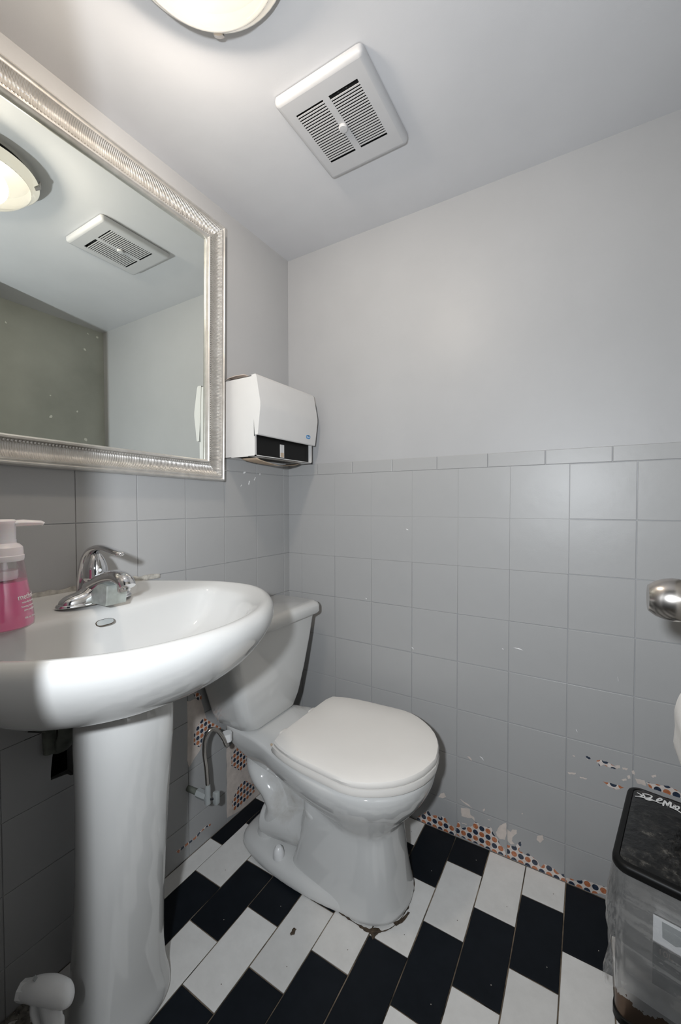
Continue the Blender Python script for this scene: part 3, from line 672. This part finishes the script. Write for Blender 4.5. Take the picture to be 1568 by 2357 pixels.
for side in ('bottom', 'top', 'right', 'left'):
    va, fa_ = rail(side, prA); vc, fc = rail(side, prC); n0 = len(va)
    o = mesh_obj('frame_rail', va+vc, fa_+[tuple(i+n0 for i in q) for q in fc], 'silver', ang=40)
    vb, fb_ = rail(side, prB); o2 = mesh_obj('ribbed_cove', vb, fb_, 'rib_y' if side in ('bottom', 'top') else 'rib_z', o, ang=60); mparts.append(o)
    if side == 'left': pass
glass = box('mirror_glass', (.004, MY0+.055, MZ0+.055), (.0115, MY1-.055, MZ1-.055), 'mirror'); mparts.append(glass)
bm = bmesh.new(); sphere_v = []
def beads(bm, pts, horiz):
    for p in pts:
        m = Matrix.Translation(p) @ Matrix.Rotation(R(25 if horiz else -25), 4, 'X') @ Matrix.Diagonal((.0026, .0031 if horiz else .0029, .0029 if horiz else .0031, 1))
        bmesh.ops.create_uvsphere(bm, u_segments=6, v_segments=4, radius=1.0, matrix=m)
d = .05; step = .0068
ny = int((MY1-MY0-2*d)/step); nz = int((MZ1-MZ0-2*d)/step)
beads(bm, [(.0185, MY0+d+(i+.5)*(MY1-MY0-2*d)/ny, z) for i in range(ny) for z in (MZ0+d, MZ1-d)], True)
beads(bm, [(.0185, y, MZ0+d+(i+.5)*(MZ1-MZ0-2*d)/nz) for i in range(nz) for y in (MY0+d, MY1-d)], False)
bd = bm_obj('beaded_trim', bm, 'silver'); bd['kind'] = 'stuff'; mparts.append(bd)
adopt(mr, *mparts)
mr.rotation_euler = (R(-.95), 0, 0)

# ------------------------------------------------------------------ ceiling light
LX, LY, LR = .471, -.828, .1495
cl = empty('ceiling_light', (LX, LY, HC), 'lit round alabaster glass ceiling light with metal clips', 'ceiling light')
v, f = lathe([(0, 0), (.132, 0), (.134, -.006), (.130, -.0425), (.128, -.0425), (.126, -.012), (0, -.012)], (LX, LY, HC-.0005), 56); l1 = mesh_obj('shielding_pan', v, f, 'void')  # deep lip added to shield the ceiling from the bulb; black hides pan glow
dome = [(LR, -.0205), (LR, -.0235), (.146, -.026), (.140, -.030), (.134, -.037), (.124, -.051), (.108, -.066), (.088, -.079), (.062, -.090), (.032, -.0965), (0, -.098)]
v, f = lathe(dome, (LX, LY, HC), 64); f = f[:-2]+[f[-1]] if False else f
vv, ff = [], []
rings = []
for r_, h in dome:
    rings.append([(LX+r_*math.cos(2*math.pi*k/64), LY+r_*math.sin(2*math.pi*k/64), HC+h) for k in range(64)])
v, f = loft(rings, False, True); l2 = mesh_obj('glass_dome', v, f, 'lampglass', ang=80)
ls = [l1, l2]
for k in range(3):
    a = math.atan2(.1115, -.0751)+k*2*math.pi/3; dx, dy = math.cos(a), math.sin(a)
    vv, ff = tube([(LX+dx*(LR-.009), LY+dy*(LR-.009), HC-.034), (LX+dx*(LR+.003), LY+dy*(LR+.003), HC-.026), (LX+dx*(LR+.004), LY+dy*(LR+.004), HC-.014)], [(.0085, .0025), (.010, .003), (.008, .003)], 14, up0=(0, 0, 1)); ls.append(mesh_obj('clip', vv, ff, 'steel'))
adopt(cl, *ls)
bl = bpy.data.lights.new('lamp_bulb', 'POINT'); bl.energy = LAMP_W; bl.color = LAMP_COL; bl.shadow_soft_size = .045
bo = bpy.data.objects.new('lamp_bulb', bl); COL.objects.link(bo); bo.location = (LX-.035, LY+.02, HC-.066)

# ------------------------------------------------------------------ exhaust fan
FX0, FX1, FY0, FY1 = .377, .6135, -.5295, -.2672
ef = empty('exhaust_fan', ((FX0+FX1)/2, (FY0+FY1)/2, HC), 'square slotted exhaust fan cover on the ceiling', 'exhaust fan')
zf = HC-.0185                                       # visible face
sl = [(.409, .4855, -.4825, -.3235), (.5018, .577, -.4775, -.3235)]
ea = []
def frame_with_openings():
    """cover plate with two rectangular openings, rounded skirt"""
    bm = bmesh.new()
    xs_ = [FX0+.012, sl[0][0], sl[0][1], sl[1][0], sl[1][1], FX1-.012]; ys_ = [FY0+.012, -.4825, -.3235, FY1-.012]
    for i in range(5):
        for j in range(3):
            if i in (1, 3) and j == 1: continue
            for zz in (zf,):
                q = [bm.verts.new(p) for p in ((xs_[i], ys_[j], zz), (xs_[i+1], ys_[j], zz), (xs_[i+1], ys_[j+1], zz), (xs_[i], ys_[j+1], zz))]; bm.faces.new(q)
    bmesh.ops.remove_doubles(bm, verts=bm.verts, dist=1e-5)
    return bm
e1 = bm_obj('cover_face', frame_with_openings(), 'fan', smooth=False)
r_out = lambda x0, x1, y0, y1, r, z: rrect(x0, x1, y0, y1, r, z, 5)
v, f = loft([r_out(FX0+.012, FX1-.012, FY0+.012, FY1-.012, .0004, zf), r_out(FX0+.006, FX1-.006, FY0+.006, FY1-.006, .008, zf+.0008), r_out(FX0+.002, FX1-.002, FY0+.002, FY1-.002, .010, zf+.004), r_out(FX0, FX1, FY0, FY1, .012, zf+.009), r_out(FX0, FX1, FY0, FY1, .012, HC-.002)], False, False)
e2 = mesh_obj('cover_skirt', v, f, 'fan', ang=50)
def lint_shade():
    s = N('dusty_shade_black'); s.setp(Base_Color=s.ramp(s.noise(170, 5, .7), [(.5, (.004, .004, .004)), (.6, (.02, .02, .02)), (.72, (.30, .30, .29))]), Roughness=.9); return s.m  # black is painted shade behind the slots, pale specks are dust
M['lint_shade'] = lint_shade()
e3 = box('dark_fan_plate', (FX0+.02, FY0+.02, HC-.006), (FX1-.02, FY1-.02, HC-.0005), 'lint_shade')  # dark plate in place of a shaded hollow
ea += [e1, e2, e3]
NS_ = 22; sme = {}
for gi, (x0, x1, y0, y1) in enumerate(sl):
    pt = (y1-y0)/NS_
    bm0 = box_bm((x0, -pt*.24, 0), (x1, pt*.24, .0012)); me = bpy.data.meshes.new('slat'); bm0.to_mesh(me); bm0.free(); me.materials.append(M['fan'])
    for i in range(1, NS_):
        o = link(bpy.data.objects.new('slat', me)); o.location = (0, y0+i*pt, zf+.0001); ea.append(o)
v, f = lathe([(0, 0), (.0115, 0), (.0115, -.004), (.010, -.006), (0, -.0065)], (.4915, -.398, zf), 32); e4 = mesh_obj('centre_knob', v, f, 'fan'); ea.append(e4)
bpy.context.view_layer.update()
for o in ea:
    mw = o.matrix_world.copy(); o.parent = ef; o.matrix_parent_inverse = Matrix.Translation(-Vector(ef.location))

# ------------------------------------------------------------------ paper towel dispenser
PY0, PY1, PZ0, PZ1, PX = -.341, -.036, 1.213, 1.462, .138
pd = empty('towel_dispenser', (0, -.19, PZ0), 'white metal paper towel dispenser in the corner', 'towel dispenser')
bm = bmesh.new(); th = .0016
for lo, hi in [((.0, PY0, PZ0), (PX, PY0+th, PZ1)), ((.0, PY1-th, PZ0), (PX, PY1, PZ1)), ((0, PY0, PZ0), (.003, PY1, PZ1)),
               ((0, PY0, PZ0), (.035, PY1, PZ0+th)), ((PX-.030, PY0, PZ0), (PX, PY1, PZ0+th)), ((PX-.002, PY0, PZ0), (PX, PY0+.006, 1.29)), ((PX-.002, PY1-.006, PZ0), (PX, PY1, 1.29)), ((PX-.002, PY0, PZ0), (PX, PY1, PZ0+.004))]:
    box_bm(lo, hi, 0, 1, bm)
d1 = bm_obj('case', bm, 'whitemetal', smooth=False)
def cover(y):                                       # side profile of the bowed front cover
    return [(PX-.012, y, PZ1+.002), (PX+.004, y, PZ1+.003), (PX+.0085, y, PZ1-.003), (PX+.024, y, PZ1-.085), (PX+.024, y, PZ1-.098), (PX+.013, y, 1.281), (PX+.010, y, 1.278), (PX-.0, y, 1.279)]
v, f = loft([cover(PY0-.0015), cover(PY0+.001), cover(PY1-.001), cover(PY1+.0015)], True, True, closed=True); d2 = mesh_obj('front_cover', v, f, 'whitemetal', ang=25)
d3 = box('top_panel', (0, PY0, PZ1-.0016), (PX, PY1, PZ1), 'whitemetal')
d4 = box('black_backing', (PX-.020, PY0+.004, PZ0+.004), (PX-.014, PY1-.004, 1.30), 'black')  # flat black sheet set just behind the opening
d5 = bm_obj('paper_gauge_window', box_bm((PX-.0145, -.205, 1.222), (PX-.0128, -.183, 1.266), .0006), 'whitemetal')
d6 = bm_obj('paper_stack', box_bm((PX-.0132, -.203, 1.2235), (PX-.0122, -.186, 1.238)), 'brown', d5)
sideband = box('front_edge', (PX-.004, PY0-.0006, PZ0+.062), (PX-.001, PY0+.001, PZ1), 'darkprint')
# badge
ctr = hit(709, 1006, 0, PX+.0150); bx = PX+.0142
tl = (.024-.013)/((PZ1-.098)-1.281); nb = Vector((1, 0, -tl)).normalized(); hb = Vector((tl, 0, 1)).normalized()
zb = ctr[2]; bxs = PX+.013+(zb-1.281)*tl
v, f = oval_plate((bxs, ctr[1], zb), nb, Vector((0, 1, 0)), hb, .0125, .0068, .0008, 28); d7 = mesh_obj('badge', v, f, 'blue')
def onbadge(x, y, z): return tuple(Vector((bxs, ctr[1], zb))+Vector((0, 1, 0))*x+hb*(y-.001)+nb*(.0009+z))
d8 = text_obj('lettering', 'FROST', .0062, onbadge, 'white', d7)
v, f = loft([[onbadge(-.0035, .0062, .0001), onbadge(.0035, .0062, .0001), onbadge(0, .002, .0001)], [onbadge(-.0035, .0062, .0003), onbadge(.0035, .0062, .0003), onbadge(0, .002, .0003)]]); d9 = mesh_obj('badge_mark', v, f, 'darkprint', d7)
adopt(pd, d1, d2, d3, d4, d5, d7, sideband)
def sheet(name, fn, nu, nv, mat, t=.0012):
    v, f = [], []
    for i in range(nu):
        for j in range(nv): v.append(fn(i/(nu-1), j/(nv-1)))
    for i in range(nu-1):
        for j in range(nv-1): a = i*nv+j; f.append((a, a+1, a+nv+1, a+nv))
    o = mesh_obj(name, v, f, mat, ang=60); md = o.modifiers.new('thickness', 'SOLIDIFY'); md.thickness = t; return o
hang = sheet('paper_towel', lambda u, w: (.040+.066*u+.004*math.sin(w*6), -.300+.235*w, PZ0+.001-.010*math.sin(math.pi*w)**.5*(1 if True else 0)-.008*u*(1-abs(2*w-1))), 8, 16, 'brown')
tag(hang, 'brown paper towel poking out under the white dispenser', 'paper towel', 'paper towels at the dispenser')
top = sheet('paper_towel', lambda u, w: (.012+.085*u, -.345+.13*w, PZ1+.003+.009*abs(math.sin(w*7+u*2))*(1-u*.5)+.004*u*math.sin(w*11)), 10, 22, 'tan', .0015)
tag(top, 'crumpled pale brown paper towel lying on top of the dispenser', 'paper towel', 'paper towels at the dispenser')

# ------------------------------------------------------------------ toilet paper roll on the right wall
tp = empty('toilet_paper_roll', (1.245, -.30, .62), 'white toilet paper roll hanging above the trash bin at the right edge', 'toilet paper')
rings = []
for j in range(7):
    y = -.352+.104*j/6; ring = []
    for k in range(48):
        a = 2*math.pi*k/48; wob = 1+.022*math.sin(7*a+j*.3)+.012*math.sin(13*a+1.3)
        ca_, sa_ = math.cos(a), math.sin(a)
        ring.append((1.243+.070*math.copysign(abs(ca_)**.7, ca_)*wob, y, .618+.100*math.copysign(abs(sa_)**.85, sa_)*wob))
    rings.append(ring)
v, f = loft(rings); t1 = mesh_obj('paper', v, f, 'paper', ang=50)
v, f = tube([(1.243, -.355, .640), (1.243, -.245, .640)], .021, 20, up0=(0, 0, 1)); t2 = mesh_obj('cardboard_core', v, f, 'brown')
v, f = tube(smooth_path([(1.243, -.37, .640), (1.243, -.24, .640), (1.245, -.232, .645), (1.29, -.230, .66), (1.336, -.230, .665)], 4), .005, 10); t3 = mesh_obj('holder_arm', v, f, 'chrome')
adopt(tp, t1, t2, t3)

# ------------------------------------------------------------------ trash bin
BA = R(-9.9); bo_ = np.array([1.0735, -.301]); ux = np.array([math.cos(BA), math.sin(BA)]); uy = np.array([-math.sin(BA), math.cos(BA)])
BW, BD, BH = .205, .289, .322
def bp(a, b, z): p = bo_+ux*a+uy*b; return (p[0], p[1], z)
tb = empty('trash_bin', (*bp(BW/2, BD/2, 0)[:2], 0), 'steel step trash bin with glossy black lid beside the tiled wall', 'trash bin')
def bring(off, z, r=.024, n=6): return [bp(x, y, z) for x, y, _ in rrect(-off, BW+off, -off, BD+off, max(.004, r+off), 0, n)]
v, f = loft([bring(-.002, .016), bring(-.002, .323)], False, False); c1 = mesh_obj('body', v, f, 'binsteel', ang=50)
v, f = loft([bring(-.004, 0), bring(.001, .002), bring(.001, .018), bring(-.003, .020)]); c2 = mesh_obj('base_ring', v, f, 'black')
v, f = loft([bring(-.006, .3215), bring(.004, .322), bring(.0055, .3245), bring(.0055, .333), bring(.0035, .338), bring(.0, .3402), bring(-.0065, .3408), bring(-.0078, .339)], False, True); c3 = mesh_obj('lid', v, f, 'black', ang=40)
v, f = loft([bring(-.008, .3385), bring(-.0082, .3398), bring(-.016, .3414, .026), bring(-.07, .342, .074)], False, True); c4 = mesh_obj('lid_panel', v, f, 'binlid', c3, ang=50)
c5 = bm_obj('lid_hinge', box_bm((BW*.34, BD-.012, .300), (BW*.66, BD+.012, .336), .003), 'black'); c5.data.transform(Matrix.Translation((bo_[0], bo_[1], 0)) @ Matrix.Rotation(BA, 4, 'Z'))
v, f = tube([bp(BW*.22, -.002, .012), bp(BW*.5, -.035, .010), bp(BW*.78, -.002, .012)], [(.010, .005), (.020, .006), (.010, .005)], 12); c6 = mesh_obj('pedal', v, f, 'black')
c7 = slab('label', [bp(.0655, .0005, .13), bp(.0655, .0005, .268), bp(.1250, .0005, .268), bp(.1250, .0005, .13)], (-uy[0], -uy[1], 0), .0012, 'darkprint', None)
c8 = slab('label_top', [bp(.0655, -.0008, .215), bp(.0655, -.0008, .268), bp(.1250, -.0008, .268), bp(.1250, -.0008, .215)], (-uy[0], -uy[1], 0), .0006, 'white', c7)
c9 = slab('label_picture', [bp(.080, -.0015, .232), bp(.079, -.0015, .263), bp(.110, -.0015, .262), bp(.112, -.0015, .236), bp(.10, -.0015, .228)], (-uy[0], -uy[1], 0), .0004, 'greyplastic', c7)
c10 = text_obj('lettering', '10L', .016, lambda x, y, z: bp(.085+x, -.0016-z, .2015+y), 'tan', c7)
for d_ in (c8, c9): pass
# white handwriting on the lid, traced on the lid plane
LZ = .3425
def wr(pts, w=.0019):
    P = [hit(1330+x/6.588, 1780+y/6.588, 2, LZ) for x, y in pts]; P = smooth_path([tuple(p) for p in P], 5)
    return tube(P, [(w*(.6+.4*math.sin(math.pi*(.15+.7*i/len(P)))), .0003) for i in range(len(P))], 6, up0=(0, 0, 1))
strokes = [[(905, 292), (950, 318), (985, 338), (940, 350), (870, 345), (960, 358), (1060, 385), (1160, 415), (1215, 432)],
           [(985, 308), (1010, 340), (1035, 395)], [(985, 308), (1060, 318), (1125, 345), (1100, 370), (1040, 372), (1110, 385), (1130, 405), (1080, 405), (1030, 392)],
           [(1218, 420), (1275, 402), (1262, 378), (1215, 395), (1205, 425), (1235, 448), (1290, 452)], [(1325, 410), (1305, 455), (1295, 490)], [(1325, 410), (1345, 450), (1360, 495)], [(1405, 430), (1375, 465), (1360, 495)],
           [(1420, 440), (1410, 490), (1425, 515), (1460, 505), (1475, 475)], [(1475, 475), (1480, 510), (1500, 545)], [(1480, 500), (1530, 500), (1535, 530), (1500, 548)], [(1390, 508), (1450, 530), (1520, 565), (1570, 600), (1620, 632)]]
cw = []
for s_ in strokes:
    v, f = wr(s_); cw.append(mesh_obj('handwriting', v, f, 'white'))
adopt(tb, c1, c2, c3, c5, c6, c7, *cw)
# bin bag folded over the rim
bag_rng = np.random.RandomState(3)
NB = 132; rows = 26; bv, bf = [], []
base = rrect(0, BW, 0, BD, .024, 0, 32)
ph = bag_rng.uniform(0, 6.28, 10)
from mathutils import noise as mnoise
for j in range(rows):
    t = j/(rows-1)
    for k in range(NB):
        x, y, _ = base[k]; cxn, cyn = x-BW/2, y-BD/2; L = math.hypot(cxn, cyn); nx, ny_ = cxn/L, cyn/L
        a = math.atan2(cyn, cxn); left = max(0, -nx)
        low = .250-.045*left+.020*math.sin(a*3+ph[0])+.012*math.sin(a*7+ph[1])+.006*math.sin(a*15+ph[2])
        z = .325-low*t
        cr = mnoise.noise(Vector((math.cos(a)*3.2, math.sin(a)*3.2, t*2.6)))*.014+abs(mnoise.noise(Vector((math.cos(a)*8, math.sin(a)*8, t*6+4))))*.012+abs(mnoise.noise(Vector((math.cos(a)*17, math.sin(a)*17, t*13))))*.005-.004
        w = .004+.012*math.sin(math.pi*min(1, t*1.1))*(.5+left)+(.016*left*t)+cr*(.35+t)
        w = max(.0022, w)
        if y > BD-.03: w = min(w, .004)
        bv.append(bp(x+nx*w, y+ny_*w, z))
for j in range(rows-1):
    for k in range(NB):
        q = (j*NB+k, j*NB+(k+1) % NB, (j+1)*NB+(k+1) % NB, (j+1)*NB+k)
        bf += [(q[0], q[1], q[2]), (q[0], q[2], q[3])] if (j+k) % 2 else [(q[0], q[1], q[3]), (q[1], q[2], q[3])]
bag = mesh_obj('bin_bag', bv, bf, 'bag', ang=24); tag(bag, 'clear crinkled plastic bag folded over the steel bin', 'plastic bag')

# ------------------------------------------------------------------ spray bottle on the floor by the pedestal
hd = np.array([.236, -.973, .226]); ndir = np.array([-.86, -.50, .05]); ndir /= np.linalg.norm(ndir); sd = np.array([ndir[1], -ndir[0], 0]); sd /= np.linalg.norm(sd)
sp_ = empty('spray_bottle', (hd[0]-ndir[0]*.012, hd[1]-ndir[1]*.012, 0), 'white trigger spray bottle on the floor left of the pedestal', 'spray bottle')
def along(a, z, s_=0): return tuple(hd+ndir*a+sd*s_+np.array([0, 0, z]))
P = [along(-.042, -.012), along(-.039, -.004), along(-.030, .006), along(-.010, .012), along(.012, .012), along(.026, .010), along(.033, .008)]
v, f = tube(smooth_path(P, 4), [(a, b) for a, b in zip(np.interp(np.linspace(0, 6, 25), range(7), [.003, .014, .0195, .0205, .019, .016, .0145]), np.interp(np.linspace(0, 6, 25), range(7), [.003, .011, .017, .018, .017, .0145, .0135]))], 20); s1 = mesh_obj('sprayer_head', v, f, 'whiteplastic', ang=70)
v, f = tube([along(.030, .009), along(.041, .008), along(.0415, .008)], [(.0155, .0145), (.0145, .0135), (.009, .009)], 8); s2 = mesh_obj('nozzle_cap', v, f, 'whiteplastic', ang=30)
P = smooth_path([along(.014, .002), along(.016, -.022), along(.010, -.048), along(.016, -.074)], 5)
v, f = tube(P, [(.012-.004*i/len(P), .006) for i in range(len(P))], 12, up0=tuple(ndir)); s3 = mesh_obj('trigger', v, f, 'whiteplastic', ang=60)
bc = (hd[0]-ndir[0]*.012, hd[1]-ndir[1]*.012, 0)
P = [(bc[0], bc[1], hd[2]-.055), (bc[0], bc[1], hd[2]-.03), (hd[0]-ndir[0]*.008, hd[1]-ndir[1]*.008, hd[2]+.002)]
v, f = tube(P, [(.0165, .0165), (.0145, .0145), (.016, .017)], 20, up0=tuple(sd)); s4 = mesh_obj('neck', v, f, 'whiteplastic', ang=60)
v, f = lathe([(0, 0), (.036, 0), (.0385, .004), (.0385, .095), (.036, .115), (.028, .138), (.018, .155), (.0145, .168), (0, .168)], bc, 36); s5 = mesh_obj('bottle', v, f, 'whiteplastic', ang=60)
v, f = lathe([(.0175, .158), (.0178, .176), (.016, .178), (0, .178)], bc, 28); s6 = mesh_obj('screw_collar', v, f, 'whiteplastic')
s7 = slab('hole_mark', [along(.013, .0302, -.004), along(.019, .0297, -.002), along(.020, .0297, .006), along(.013, .0302, .002)], (0, 0, 1), .0006, 'greyplastic', None)
adopt(sp_, s1, s2, s3, s4, s5, s6, s7)
# heap of dust and crumbled plaster along the wall
bm = bmesh.new()
for i in range(260):
    y = random.uniform(-1.12, -.915); x = min(.075, abs(random.gauss(0, .035))+.006); s_ = random.uniform(.002, .008)
    bmesh.ops.create_icosphere(bm, subdivisions=1, radius=1, matrix=Matrix.Translation((x, y, s_*.3)) @ Matrix.Rotation(random.uniform(0, 3), 4, 'Z') @ Matrix.Diagonal((s_*random.uniform(.6, 1.8), s_, s_*.5, 1)))
db = bm_obj('debris', bm, simple('grey_plaster_crumbs', (.17, .16, .14), .9, var=.6, vscale=60), smooth=False); tag(db, 'dirty grey plaster crumbs on the floor along the wall left of the pedestal', 'debris', kind='stuff')
